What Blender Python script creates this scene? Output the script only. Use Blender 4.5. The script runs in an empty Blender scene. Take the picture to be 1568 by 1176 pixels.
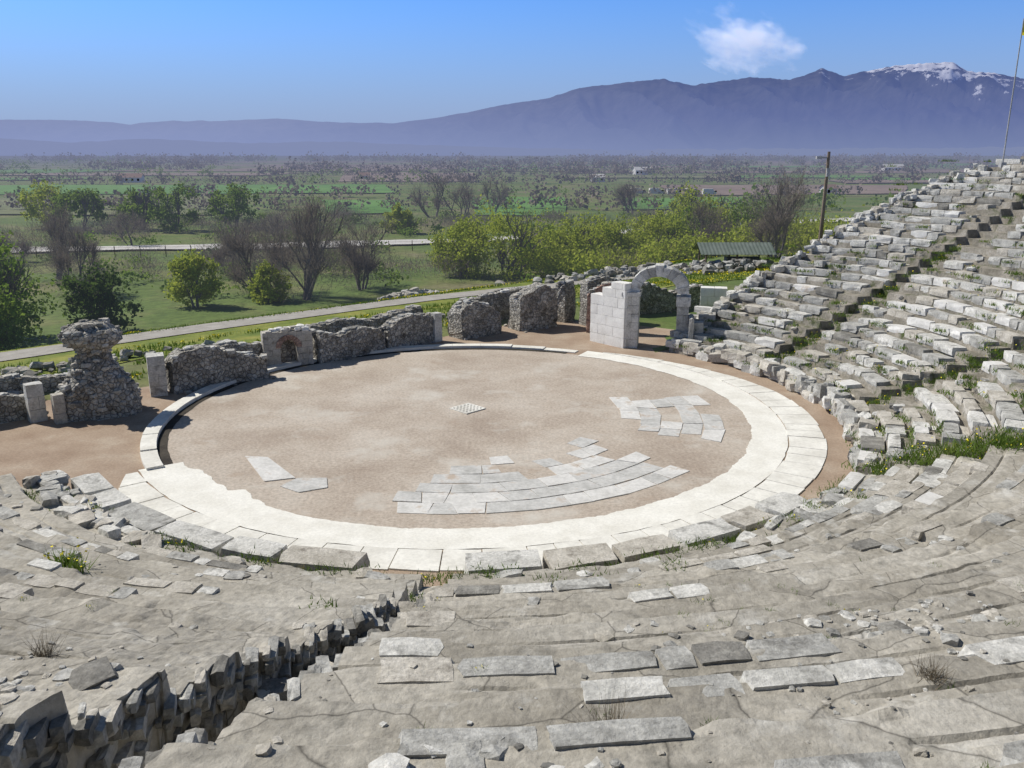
import bpy, math, random
import numpy as np
from mathutils import Vector
np.seterr(over='ignore')
rng=np.random.default_rng(7); random.seed(7)
sc=bpy.context.scene
CX,CY=-1.8,32.5
AX=math.radians(131.6); ax=(math.cos(AX),math.sin(AX))
# ------------------------------------------------------------------ noise
def _h(ix,iy,iz):
    n=(ix*374761393+iy*668265263+iz*1442695041+12345)&0xffffffff
    n=((n^(n>>13))*1274126177)&0xffffffff
    n=((n^(n>>15))*2246822519)&0xffffffff
    return ((n^(n>>14))&0xffff)/65535.0
def vn(x,y,z=0.0):
    x,y,z=np.broadcast_arrays(np.asarray(x,float),np.asarray(y,float),np.asarray(z,float))
    ix=np.floor(x).astype(np.int64);iy=np.floor(y).astype(np.int64);iz=np.floor(z).astype(np.int64)
    fx=x-ix;fy=y-iy;fz=z-iz
    fx=fx*fx*(3-2*fx);fy=fy*fy*(3-2*fy);fz=fz*fz*(3-2*fz)
    def L(a,b,t): return a+(b-a)*t
    r=L(L(L(_h(ix,iy,iz),_h(ix+1,iy,iz),fx),L(_h(ix,iy+1,iz),_h(ix+1,iy+1,iz),fx),fy),
        L(L(_h(ix,iy,iz+1),_h(ix+1,iy,iz+1),fx),L(_h(ix,iy+1,iz+1),_h(ix+1,iy+1,iz+1),fx),fy),fz)
    return r*2-1
def fbm(x,y,z=0.0,o=4):
    s=0;a=1;t=0
    for i in range(o):
        s=s+a*vn(np.asarray(x)*2**i+17*i,np.asarray(y)*2**i-9*i,np.asarray(z)*2**i+5*i);t+=a;a*=.5
    return s/t
# ------------------------------------------------------------------ materials
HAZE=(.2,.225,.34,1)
def ramp(nt,stops):
    n=nt.nodes.new('ShaderNodeValToRGB');e=n.color_ramp.elements
    while len(e)<len(stops): e.new(.5)
    for i,(p,c) in enumerate(stops):
        e[i].position=p;e[i].color=(c[0],c[1],c[2],1)
    return n
def mathn(nt,op,a,b=None):
    n=nt.nodes.new('ShaderNodeMath');n.operation=op
    for i,v in enumerate((a,b)):
        if v is None: continue
        if isinstance(v,(int,float)): n.inputs[i].default_value=v
        else: nt.links.new(v,n.inputs[i])
    return n.outputs[0]
def mulc(nt,a,b,fac=1.0,mode='MULTIPLY'):
    m=nt.nodes.new('ShaderNodeMix');m.data_type='RGBA';m.blend_type=mode
    if isinstance(fac,float): m.inputs[0].default_value=fac
    else: nt.links.new(fac,m.inputs[0])
    for v,i in ((a,6),(b,7)):
        if isinstance(v,tuple): m.inputs[i].default_value=(*v[:3],1)
        else: nt.links.new(v,m.inputs[i])
    return m.outputs[2]
def mk(name,stops,scale=1.0,detail=8,bump=.5,bscale=12,bdist=.03,rough=.9,haze=None,voro=None,vr=(.6,1.25),var=.35,vscale=None,
       patch=None,transl=0,zs=1.0,patch2=None):
    m=bpy.data.materials.new(name);m.use_nodes=True;nt=m.node_tree;nt.nodes.clear();L=nt.links.new
    out=nt.nodes.new('ShaderNodeOutputMaterial');b=nt.nodes.new('ShaderNodeBsdfPrincipled')
    b.inputs['Roughness'].default_value=rough;b.inputs['Specular IOR Level'].default_value=.15
    g=nt.nodes.new('ShaderNodeNewGeometry');P=g.outputs['Position']
    if zs!=1.0:
        mp=nt.nodes.new('ShaderNodeMapping');mp.inputs['Scale'].default_value=(1,1,zs);L(P,mp.inputs['Vector']);P=mp.outputs[0]
    def noise(s,d=8,r=.6):
        n=nt.nodes.new('ShaderNodeTexNoise');n.inputs['Scale'].default_value=s;n.inputs['Detail'].default_value=d
        n.inputs['Roughness'].default_value=r;L(P,n.inputs['Vector']);return n.outputs[0]
    r=ramp(nt,stops);L(noise(scale,detail),r.inputs[0]);col=r.outputs[0]
    if var>0:
        rr=ramp(nt,[(.3,(1-var,)*3),(.7,(1+var*.6,)*3)]);L(noise(vscale or scale*9,6,.7),rr.inputs[0]);col=mulc(nt,col,rr.outputs[0])
    for pp in (patch,patch2):
        if pp:
            pc,ps,p0,p1=pp
            pr=ramp(nt,[(p0,(0,0,0)),(p1,(1,1,1))]);L(noise(ps,10,.65),pr.inputs[0]);col=mulc(nt,col,pc,pr.outputs[0],'MIX')
    hgt=noise(bscale,8,.65)
    if voro:
        vs,dark,ew=voro
        w=nt.nodes.new('ShaderNodeVectorMath');w.operation='ADD'
        nn=nt.nodes.new('ShaderNodeTexNoise');nn.inputs['Scale'].default_value=vs*.8;nn.inputs['Detail'].default_value=6;L(P,nn.inputs['Vector'])
        sc_=nt.nodes.new('ShaderNodeVectorMath');sc_.operation='SCALE';sc_.inputs['Scale'].default_value=.5/vs;L(nn.outputs[1],sc_.inputs[0])
        L(P,w.inputs[0]);L(sc_.outputs[0],w.inputs[1])
        v=nt.nodes.new('ShaderNodeTexVoronoi');v.inputs['Scale'].default_value=vs;L(w.outputs[0],v.inputs['Vector'])
        v2=nt.nodes.new('ShaderNodeTexVoronoi');v2.feature='DISTANCE_TO_EDGE';v2.inputs['Scale'].default_value=vs;L(w.outputs[0],v2.inputs['Vector'])
        sp=nt.nodes.new('ShaderNodeSeparateColor');L(v.outputs['Color'],sp.inputs[0])
        r1=ramp(nt,[(0,(vr[0],)*3),(1,(vr[1],)*3)]);L(sp.outputs[0],r1.inputs[0]);col=mulc(nt,col,r1.outputs[0])
        r2=ramp(nt,[(0,(dark,)*3),(ew,(1,1,1))]);L(v2.outputs['Distance'],r2.inputs[0]);col=mulc(nt,col,r2.outputs[0])
        if vs>1: hgt=mathn(nt,'ADD',mathn(nt,'MULTIPLY',hgt,.6),mathn(nt,'MINIMUM',mathn(nt,'MULTIPLY',v2.outputs['Distance'],3.5),.7))
    L(col,b.inputs['Base Color'])
    if bump>0:
        bp=nt.nodes.new('ShaderNodeBump');bp.inputs['Strength'].default_value=bump;bp.inputs['Distance'].default_value=bdist
        L(hgt,bp.inputs['Height']);L(bp.outputs[0],b.inputs['Normal'])
    sh=b.outputs[0]
    if transl>0:
        t=nt.nodes.new('ShaderNodeBsdfTranslucent');L(col,t.inputs[0]);mx=nt.nodes.new('ShaderNodeMixShader');mx.inputs[0].default_value=transl
        L(sh,mx.inputs[1]);L(t.outputs[0],mx.inputs[2]);sh=mx.outputs[0]
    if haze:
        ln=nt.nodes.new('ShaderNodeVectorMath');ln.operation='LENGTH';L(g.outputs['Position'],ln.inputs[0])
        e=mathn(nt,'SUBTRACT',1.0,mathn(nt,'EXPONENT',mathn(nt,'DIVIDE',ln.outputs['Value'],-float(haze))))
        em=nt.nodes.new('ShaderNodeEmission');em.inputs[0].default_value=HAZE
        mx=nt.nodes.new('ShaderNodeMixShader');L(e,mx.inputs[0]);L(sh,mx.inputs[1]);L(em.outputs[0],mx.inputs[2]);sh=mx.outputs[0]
    L(sh,out.inputs[0]);return m
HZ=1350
M={}
M['stone_a']=mk('pale_marble_stone',[(.3,(.44,.435,.4)),(.5,(.6,.59,.55)),(.7,(.7,.69,.65))],1.5,patch=((.24,.235,.215),2.5,.54,.68),bump=.8,bdist=.035)
M['stone_b']=mk('grey_weathered_stone',[(.3,(.29,.285,.265)),(.55,(.45,.445,.415)),(.75,(.6,.59,.55))],2,patch=((.18,.175,.16),3,.52,.68),bump=.8,bdist=.035)
M['stone_c']=mk('warm_limestone',[(.3,(.36,.335,.285)),(.55,(.51,.48,.42)),(.75,(.62,.59,.53))],2,patch=((.22,.2,.17),3,.54,.7),bump=.8,bdist=.035)
M['stone_d']=mk('dark_lichen_stone',[(.3,(.15,.145,.13)),(.55,(.26,.25,.225)),(.75,(.4,.39,.35))],2.5,bump=.8,bdist=.035)
M['concrete']=mk('weathered_mortar_seating',[(.3,(.28,.258,.215)),(.5,(.385,.36,.308)),(.7,(.47,.445,.39))],.45,detail=10,patch=((.54,.525,.48),1.1,.57,.7),patch2=((.18,.172,.148),1.7,.58,.73),bump=.8,bscale=11,bdist=.03,var=.3,vscale=8,voro=(.5,.4,.006),vr=(.86,1.1))
M['under']=mk('seating_earth_and_mortar',[(.35,(.19,.175,.14)),(.55,(.31,.285,.24)),(.7,(.42,.39,.34))],1.2,patch=((.07,.09,.03),.9,.55,.65),bump=.9,bdist=.05)
M['rubble']=mk('rubble_masonry',[(.3,(.3,.28,.245)),(.55,(.45,.43,.385)),(.75,(.6,.575,.53))],1.2,voro=(5.5,.35,.09),patch=((.14,.13,.11),2.0,.56,.72),bump=1,bdist=.06)
M['gravel']=mk('orchestra_gravel_earth',[(.3,(.37,.305,.245)),(.5,(.47,.405,.335)),(.7,(.56,.505,.435))],.28,detail=12,patch=((.57,.54,.48),.35,.54,.72),var=.32,vscale=9,bump=.6,bscale=25,bdist=.02,patch2=((.36,.285,.22),.6,.6,.75))
M['earth']=mk('reddish_earth',[(.3,(.29,.21,.15)),(.55,(.38,.295,.22)),(.75,(.46,.385,.3))],.6,detail=12,var=.25,vscale=12,bump=.5,bscale=20,bdist=.02)
M['channel']=mk('damp_channel_painted_shade',[(.3,(.035,.03,.025)),(.7,(.08,.07,.055))],1)  # kerb's shadow line painted into the dark, damp channel colour
M['white']=mk('white_limestone_gravel',[(.3,(.68,.66,.59)),(.6,(.8,.785,.72))],1.0,var=.14,vscale=14,bump=.4,bscale=30,bdist=.012)
M['slabw']=mk('white_paving_slab',[(.3,(.6,.58,.52)),(.6,(.78,.765,.7))],.9,var=.14,bump=.3,bdist=.01)
M['pave']=mk('old_marble_paving',[(.3,(.4,.395,.37)),(.5,(.53,.525,.5)),(.7,(.63,.625,.6))],1.2,var=.22,vscale=8,bump=.5,bdist=.015,patch=((.45,.38,.31),1.2,.56,.67))
M['pave2']=mk('pale_marble_paving',[(.3,(.52,.51,.48)),(.5,(.63,.62,.59)),(.7,(.72,.71,.68))],1.2,var=.18,vscale=8,bump=.5,bdist=.015,patch=((.48,.42,.35),1.2,.58,.68))
M['plaster']=mk('white_ashlar',[(.3,(.68,.665,.62)),(.6,(.8,.79,.75))],1.2,var=.12,bump=.4,bdist=.015)
M['brick']=mk('old_brick',[(.3,(.32,.2,.15)),(.6,(.44,.31,.25)),(.8,(.55,.45,.39))],3,bump=.6,voro=(7,.6,.06))
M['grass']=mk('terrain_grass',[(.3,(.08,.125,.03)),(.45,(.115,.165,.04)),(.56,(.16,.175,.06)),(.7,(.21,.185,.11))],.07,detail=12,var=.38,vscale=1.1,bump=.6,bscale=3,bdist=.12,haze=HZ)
M['meadow']=mk('flowering_verge',[(.3,(.1,.15,.03)),(.5,(.19,.22,.045)),(.7,(.3,.28,.07))],.35,detail=12,var=.35,vscale=3,bump=.6,bscale=6,bdist=.08)
M['path']=mk('gravel_path',[(.3,(.28,.26,.23)),(.7,(.4,.38,.34))],1,var=.2,bump=.3,bscale=20,bdist=.02)
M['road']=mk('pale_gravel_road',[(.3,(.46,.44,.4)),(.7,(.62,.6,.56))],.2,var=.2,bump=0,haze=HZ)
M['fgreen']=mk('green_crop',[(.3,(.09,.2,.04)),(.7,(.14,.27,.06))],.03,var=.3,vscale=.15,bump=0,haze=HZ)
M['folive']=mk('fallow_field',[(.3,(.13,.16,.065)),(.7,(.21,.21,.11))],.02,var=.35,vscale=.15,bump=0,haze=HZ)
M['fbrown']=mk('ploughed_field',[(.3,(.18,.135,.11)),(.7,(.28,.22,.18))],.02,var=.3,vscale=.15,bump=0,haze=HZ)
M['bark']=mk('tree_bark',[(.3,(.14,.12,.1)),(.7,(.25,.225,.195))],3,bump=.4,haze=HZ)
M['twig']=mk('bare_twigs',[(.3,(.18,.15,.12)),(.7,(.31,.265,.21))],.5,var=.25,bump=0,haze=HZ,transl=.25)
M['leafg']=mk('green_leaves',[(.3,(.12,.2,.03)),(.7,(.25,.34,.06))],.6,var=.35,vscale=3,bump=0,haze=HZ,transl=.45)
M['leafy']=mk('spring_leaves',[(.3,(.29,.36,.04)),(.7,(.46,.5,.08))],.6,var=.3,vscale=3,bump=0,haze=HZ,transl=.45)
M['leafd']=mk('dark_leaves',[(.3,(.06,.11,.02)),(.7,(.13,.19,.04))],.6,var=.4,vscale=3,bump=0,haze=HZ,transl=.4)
M['blade']=mk('grass_blades',[(.3,(.08,.14,.02)),(.6,(.16,.24,.045)),(.8,(.28,.28,.08))],.5,var=.3,bump=0,transl=.35)
M['dry']=mk('dry_stems',[(.3,(.12,.1,.07)),(.7,(.25,.21,.15))],2,var=.2,bump=0)
M['flower']=mk('yellow_petals',[(.3,(.75,.6,.02)),(.7,(.85,.75,.05))],2,var=.1,bump=0)
M['wood']=mk('weathered_wood',[(.3,(.16,.12,.09)),(.7,(.27,.22,.17))],2,bump=.3,zs=.2)
M['metal']=mk('grey_metal',[(.3,(.3,.3,.3)),(.7,(.42,.42,.42))],2,var=.1,bump=0,rough=.5)
M['roofg']=mk('green_roof_sheet',[(.3,(.12,.15,.13)),(.7,(.18,.21,.19))],1,var=.15,bump=0)
M['roofr']=mk('tile_roof',[(.3,(.24,.15,.11)),(.7,(.32,.22,.17))],.3,var=.1,bump=0,haze=HZ)
M['hwall']=mk('house_plaster',[(.3,(.6,.58,.53)),(.7,(.7,.68,.63))],.3,var=.05,bump=0,haze=HZ)
M['black']=mk('dark_opening',[(.3,(.01,.01,.01)),(.7,(.02,.02,.02))],1,var=0,bump=0)
# ------------------------------------------------------------------ mesh builder
class MB:
    def __init__(s): s.V=[];s.F=[];s.I=[];s.n=0
    def add(s,v,f,m=0):
        v=np.asarray(v,float).reshape(-1,3);n=s.n
        if isinstance(f,np.ndarray): s.F.extend((f+n).tolist())
        else: s.F.extend([[int(i)+n for i in q] for q in f])
        s.V.append(v);s.I.extend([m]*len(f) if np.isscalar(m) else list(m));s.n+=len(v)
    def obj(s,name,mats,smooth=False,parent=None):
        me=bpy.data.meshes.new(name);me.from_pydata(np.concatenate(s.V).tolist() if s.V else [],[],s.F)
        for m in mats: me.materials.append(M[m])
        me.polygons.foreach_set('material_index',np.array(s.I,dtype=np.int32))
        if smooth: me.polygons.foreach_set('use_smooth',np.ones(len(s.F),dtype=bool))
        me.update();o=bpy.data.objects.new(name,me);sc.collection.objects.link(o)
        if parent: o.parent=parent
        return o
def empty(name):
    e=bpy.data.objects.new(name,None);sc.collection.objects.link(e);return e
def gridfaces(a,b,flip=False):
    i=np.arange(a-1)[:,None]*b+np.arange(b-1)[None,:]
    i=i.ravel();q=np.stack([i,i+b,i+b+1,i+1],1)
    return q[:,::-1] if flip else q
_T=[(x,y,z) for x in(-1,0,1) for y in(-1,0,1) for z in(-1,0,1) if (x,y,z)!=(0,0,0)]
_id={p:i for i,p in enumerate(_T)}
_Q=[]
for a in range(3):
    for s in(-1,1):
        o=[k for k in range(3) if k!=a]
        for i in(-1,0):
            for j in(-1,0):
                q=[]
                for di,dj in((0,0),(1,0),(1,1),(0,1)):
                    p=[0,0,0];p[a]=s;p[o[0]]=i+di;p[o[1]]=j+dj;q.append(_id[tuple(p)])
                flip=(s<0)^(a==1)
                _Q.append(q[::-1] if flip else q)
_Tn=np.array(_T,float);_Qn=np.array(_Q);_nz=np.abs(_Tn).sum(1)
def rock(mb,c,size,rz=0,tilt=.0,jit=.12,rnd=.12,m=0):
    p=_Tn.copy()*(1-rnd*(_nz-1)/2)[:,None]
    p+=rng.uniform(-jit,jit,p.shape)
    p*=np.array(size)/2
    ry,rx=rng.uniform(-tilt,tilt,2)
    x,y,z=p.T
    y,z=y*math.cos(rx)-z*math.sin(rx),y*math.sin(rx)+z*math.cos(rx)
    x,z=x*math.cos(ry)+z*math.sin(ry),-x*math.sin(ry)+z*math.cos(ry)
    x,y=x*math.cos(rz)-y*math.sin(rz),x*math.sin(rz)+y*math.cos(rz)
    mb.add(np.stack([x+c[0],y+c[1],z+c[2]],1),_Qn,m)
def box(mb,c,size,rz=0,m=0):
    sx,sy,sz=[s/2 for s in size];v=np.array([(x,y,z) for x in(-sx,sx) for y in(-sy,sy) for z in(-sz,sz)])
    cs,sn=math.cos(rz),math.sin(rz)
    v=np.stack([v[:,0]*cs-v[:,1]*sn+c[0],v[:,0]*sn+v[:,1]*cs+c[1],v[:,2]+c[2]],1)
    mb.add(v,[(0,1,3,2),(4,6,7,5),(0,4,5,1),(2,3,7,6),(0,2,6,4),(1,5,7,3)],m)
def tube(mb,p0,p1,r0,r1,n=6,m=0):
    p0=np.array(p0,float);p1=np.array(p1,float);d=p1-p0;l=np.linalg.norm(d)
    if l<1e-6:return
    d/=l;a=np.cross(d,[0,0,1.0] if abs(d[2])<.9 else [1.0,0,0]);a/=np.linalg.norm(a);b=np.cross(d,a)
    t=np.arange(n)*2*math.pi/n;c=np.cos(t)[:,None]*a+np.sin(t)[:,None]*b
    v=np.concatenate([p0+c*r0,p1+c*r1]);i=np.arange(n);j=(i+1)%n
    mb.add(v,np.stack([i,j,j+n,i+n],1),m)
def quads(mb,c,size,m=0,asp=1.0,up=0.0):
    c=np.asarray(c,float);N=len(c)
    if N==0:return
    a=rng.normal(size=(N,3));a[:,2]*=(1-up);a/=np.linalg.norm(a,axis=1)[:,None]
    b=np.cross(a,rng.normal(size=(N,3)));b/=np.linalg.norm(b,axis=1)[:,None]
    s=(np.asarray(size)*rng.uniform(.6,1.3,N))[:,None]*.5
    v=np.stack([c-a*s-b*s*asp*.6,c+a*s*.7-b*s*asp,c+a*s*1.1+b*s*asp*.7,c-a*s*.6+b*s*asp],1).reshape(-1,3)
    i=np.arange(N)*4;mb.add(v,np.stack([i,i+1,i+2,i+3],1),m)
def blades(mb,c,d,w,m=0):
    c=np.asarray(c,float);d=np.asarray(d,float);N=len(c)
    if N==0:return
    s=np.cross(d,rng.normal(size=(N,3)));s/=np.linalg.norm(s,axis=1)[:,None]+1e-9
    w=np.broadcast_to(np.asarray(w,float),(N,))[:,None]*.5
    v=np.stack([c-s*w,c+s*w,c+d],1).reshape(-1,3);i=np.arange(N)*3
    mb.add(v,np.stack([i,i+1,i+2],1),m)
# ------------------------------------------------------------------ site geometry
R0=14.6;SL=.431
def cone(r): return .6+(r-R0)*SL
def thmax(r): return np.interp(r,[14.4,23,33,37,60],[47,42,35,30,20])
def terrain(X,Y):
    X=np.asarray(X,float);Y=np.asarray(Y,float)
    dx=X-CX;dy=Y-CY;r=np.hypot(dx,dy)
    s=dx*ax[0]+dy*ax[1]
    base=np.interp(s,[15,26,31,46,60],[0,-1.0,-1.3,-4.6,-5])
    base=base+np.where(s>34,np.clip((s-34)/20,0,1)*.35*fbm(X*.06,Y*.06,0,3),0)
    rel=np.abs((np.degrees(np.arctan2(dy,dx))-131.6+180)%360-180)
    end=131.6-thmax(r)
    d=(end-rel)*np.pi/180*r
    emb=cone(r)-.45-.75*np.maximum(d,0)
    inside=(d<0)&(r>14.5)
    emb=np.where(r>37.5,np.minimum(emb,cone(37.5)+(r-37.5)*.3-.75*np.maximum(d,0)),emb)
    z=np.where(r>14.5,np.maximum(base,np.minimum(emb,14)),0)
    z=np.where(inside,np.minimum(cone(np.minimum(r,40))-2.0,12),z)
    return z
xs=np.concatenate([-np.geomspace(75,12000,60)[::-1],np.arange(-74,75,1.1),np.geomspace(75.5,12000,60)])
ys=np.concatenate([-np.geomspace(62,2000,14)[::-1],np.arange(-60,22,2.5),np.arange(22,112,1.0),np.geomspace(113,14000,110)])
Xg,Yg=np.meshgrid(xs,ys,indexing='ij')
mb=MB();mb.add(np.stack([Xg,Yg,terrain(Xg,Yg)],-1),gridfaces(len(xs),len(ys)))
mb.obj('ground',['grass'],smooth=True)
def polar_sheet(name,mat,rfun,z,rin=0.0,n=360,nr=14,zn=0,t0=0,t1=360):
    th=np.radians(np.linspace(t0,t1,n));ro=np.array([rfun(math.degrees(t)%360) for t in th])
    ri=np.full(n,rin) if np.isscalar(rin) else np.array([rin(math.degrees(t)%360) for t in th])
    f=np.linspace(0,1,nr)[None,:];R=ri[:,None]*(1-f)+ro[:,None]*f
    X=CX+R*np.cos(th)[:,None];Y=CY+R*np.sin(th)[:,None]
    mb=MB();mb.add(np.stack([X,Y,z+zn*fbm(X*.7,Y*.7)],-1),gridfaces(n,nr,True));return mb.obj(name,[mat],smooth=True)
def apron(t):
    rel=abs((t-131.6+180)%360-180)
    if rel>86: return 14.9 if rel>94 else 14.9+(94-rel)*.4
    return min(20,12.6/max(math.cos(math.radians(rel)),.05)+.6*float(vn(t*.12,3)))
polar_sheet('earth_apron','earth',apron,.006,rin=10.8)
polar_sheet('orchestra_floor','gravel',lambda t:11.2,.012)
def wout(t):
    t=t%360
    rel=((t-270+180)%360)-180
    return float(np.interp(rel,[-62,-50,0,100,150],[12.2,13.3,13.45,13.6,12.3]))
def win(t):
    rel=((t-270+180)%360)-180
    return 10.98+.05*float(vn(t*.3,9))-.55*math.exp(-((rel+43)/12)**2)*(1+.5*float(vn(t*.5,4)))+.03*float(vn(t*2.2,5))
polar_sheet('white_gravel_ring','white',lambda t:min(wout(t),12.25)+.02*float(vn(t*.6,1)),.03,rin=win,t0=212,t1=422,nr=4,n=420)
def slabring(mb,r0f,r1f,t0,t1,arc,z,h,gap=.02,jit=.0,nm=1):
    t=t0
    while t<t1:
        rm=r0f(t);a=math.degrees(arc*rng.uniform(.75,1.3)/rm)
        ta,tb=t,min(t+a,t1);t+=a
        ga=math.degrees(gap/rm)
        n=5;th=np.radians(np.linspace(ta+ga/2,tb-ga/2,n))
        ri=r0f(ta)+gap/2+rng.uniform(-jit,jit);ro=r1f(ta)-gap/2+rng.uniform(-jit,jit);ri2=r0f(tb)+gap/2+rng.uniform(-jit,jit);ro2=r1f(tb)-gap/2+rng.uniform(-jit,jit)
        RI=np.linspace(ri,ri2,n);RO=np.linspace(ro,ro2,n)
        hh=(h(ta) if callable(h) else h)+rng.uniform(-.008,.008)
        def pt(R,zz):return np.stack([CX+R*np.cos(th),CY+R*np.sin(th),np.full(n,zz)],1)
        v=np.stack([pt(RI,z),pt(RI,z+hh),pt(RO,z+hh),pt(RO,z)],1).reshape(-1,3)
        f=gridfaces(n,4,True).tolist()+[[0,1,2,3],[4*n-1,4*n-2,4*n-3,4*n-4]]
        mb.add(v,f,int(rng.integers(nm)))
mb=MB();slabring(mb,lambda t:12.27,lambda t:wout(t),213,418,.95,.006,.035,gap=.03,jit=.04);mb.obj('ring_paving',['slabw'])
mb=MB();slabring(mb,lambda t:11.5,lambda t:12.05,64,213,1.5,-.02,lambda t:float(np.interp(t,[64,80,195,213],[.07,.17,.19,.07])),gap=.012,jit=.01);mb.obj('ring_kerb',['slabw'])
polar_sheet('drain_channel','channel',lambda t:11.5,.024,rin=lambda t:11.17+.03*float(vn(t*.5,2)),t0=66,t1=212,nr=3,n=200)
# irregular flagstones
def clip(poly,p,n):
    o=[]
    for i in range(len(poly)):
        a,b=poly[i],poly[(i+1)%len(poly)]
        da=(a[0]-p[0])*n[0]+(a[1]-p[1])*n[1];db=(b[0]-p[0])*n[0]+(b[1]-p[1])*n[1]
        if da<=0:o.append(a)
        if (da<0)!=(db<0) and da!=db:
            t=da/(da-db);o.append((a[0]+(b[0]-a[0])*t,a[1]+(b[1]-a[1])*t))
    return o
seeds=[]
for r in np.arange(2.6,10.6,.78):
    a=-125.0+rng.uniform(0,6)
    while a<20:
        q=math.radians(a);rr=r+rng.uniform(-.08,.08);seeds.append((CX+rr*math.cos(q),CY+rr*math.sin(q),r));a+=math.degrees(rng.choice([.6,.9,1.2,1.5])*rng.uniform(.85,1.15)/r)
S_=np.array(seeds);mb=MB()
for i,(x,y,rc) in enumerate(seeds):
    r=math.hypot(x-CX,y-CY);rel=math.degrees(math.atan2(y-CY,x-CX))+90
    rag=float(vn(x*.9,y*.9,5))
    lo=max(6.0,8.3-(rel+16)*.095)+.5*rag
    k=False
    if lo<r<10.2 and -16+rag*8<rel<48+rag*5:k=rng.random()<(.98 if r>lo+1 else .8)
    elif 4.6<r<=lo and -8<rel<52:k=rng.random()<.14
    elif 9.3<r<10.2 and 47<=rel<95:k=rng.random()<.4
    elif 4.4<x<7.8 and 29.5<y<34.8:k=rng.random()<.66
    if not k: continue
    poly=[(x-1.3,y-1.3),(x+1.3,y-1.3),(x+1.3,y+1.3),(x-1.3,y+1.3)]
    ur=((x-CX)/r,(y-CY)/r)
    for sg in (1,-1):
        n=(ur[0]*sg,ur[1]*sg)
        off=(rc+sg*.378-r)*sg+rng.uniform(-.03,.01)
        poly=clip(poly,(x+n[0]*off,y+n[1]*off),n)
    for j in range(len(S_)):
        if j==i or S_[j][2]!=rc: continue
        n=S_[j][:2]-[x,y];l=np.hypot(*n)
        if l>2.6: continue
        n=n/l
        sk=.3*float(vn((x+S_[j][0])*3,(y+S_[j][1])*3,1));n2=np.array([n[0]*math.cos(sk)-n[1]*math.sin(sk),n[0]*math.sin(sk)+n[1]*math.cos(sk)])
        p=(x+n[0]*(l/2-.012),y+n[1]*(l/2-.012));poly=clip(poly,p,n2)
    if len(poly)<3: continue
    poly=[(a+rng.uniform(-.02,.02),b+rng.uniform(-.02,.02)) for a,b in poly]
    n=len(poly);h=rng.uniform(.012,.03);v=[(a,b,.008) for a,b in poly]+[(a,b,.012+h) for a,b in poly]
    mb.add(v,[[n+i for i in range(n)]]+[[i,(i+1)%n,n+(i+1)%n,n+i] for i in range(n)],int(rng.choice([0,0,1])))
mb.obj('orchestra_paving',['pave','pave2'])
mb=MB()
def flatpoly(mb,pts,z,h=.02,m=0):
    n=len(pts);v=[(x,y,z) for x,y in pts]+[(x,y,z+h) for x,y in pts]
    mb.add(v,[[n+i for i in range(n)]]+[[i,(i+1)%n,n+(i+1)%n,n+i] for i in range(n)],m)
flatpoly(mb,[(-9.1,27.3),(-8.3,27.2),(-6.9,25.3),(-7.8,25.0)][::-1],.012,.03)
flatpoly(mb,[(-6.85,25.25),(-5.9,25.3),(-5.7,24.5),(-6.5,24.1),(-7.2,24.6)][::-1],.012,.026,1)
mb.obj('threshold_slab',['pave2','pave'])
mb=MB();gx,gy=-1.8,32.9
box(mb,(gx,gy,.03),(1.05,1.05,.05),math.radians(45))
for i in range(5):
    for j in range(5):
        a=(i-2)*.19;b=(j-2)*.19;c=math.cos(math.radians(45))
        tube(mb,(gx+(a-b)*c,gy+(a+b)*c,.056),(gx+(a-b)*c,gy+(a+b)*c,.059),.05,.0001,8,1)
mb.obj('centre_drain_cover',['slabw','black'])
# ------------------------------------------------------------------ cavea
TYL=[2,4,6,9,11.5,14,17];XL=[-5.3,-4.6,-3.85,-2.95,-2.45,-2.2,-2.1];XR=[-2.7,-2.5,-2.2,-1.85,-1.65,-1.45,-1.4]
def zB(r,t):
    T=1.17;rise=SL*T
    q=(r-R0)/T;x=CX+r*np.cos(np.radians(t));y=CY+r*np.sin(np.radians(t))
    q=q+.04*fbm(x*.8,y*.8,2,3)
    k=np.floor(q);f=q-k
    edge=np.clip(f/.06,0,1)
    z=.6+(k-1+edge)*rise
    gm=np.clip(fbm(x*.5,y*.5,31,2)*3+.5,0,1)
    z=z-.05*gm*np.clip(1-np.abs(f-.42)/.035,0,1)+.04*gm*np.clip((f-.42)/.1,0,1)
    rampz=cone(r)-.22
    e=np.clip(fbm(x*.28,y*.28,7,3)*2.4-.35,0,.8)*np.clip((r-18)/4,.05,1)
    z=z*(1-e)+rampz*e
    z=z+.035*fbm(x*.9,y*.9,4,4)+(.014+.035*e)*fbm(x*6,y*6,1,3)*np.clip((r-16)/5,.3,1)
    z=z-.11*np.clip(1-f/.2,0,1)*np.clip(vn(x*1.7,y*1.7,15)*2-.7,0,1)
    ch=np.maximum(0,vn(x*2.6,y*2.6,11)-.2)*np.maximum(0,fbm(x*.35,y*.35,5,2)+.05)
    z=z+.14*ch
    for s in (-60,-32):
        m=np.abs((t-s)*np.pi/180*r)<.36;z=np.where(m,z-.16,z)
    xl=np.interp(y,TYL,XL);xr=np.interp(y,TYL,XR)
    n1=.09*fbm(x*1.1,y*1.1,9,2);ins=(x>xl+n1)&(x<xr+n1)
    dep=np.interp(y,[2,6,9,12,14,18],[1.9,1.7,1.3,.8,.35,.25])
    z=np.where(ins,np.minimum(z,cone(r)-.1-dep+.12*fbm(x*3,y*3,3,2)),z)
    return z
SA_=(24,-4,-32)
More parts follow.
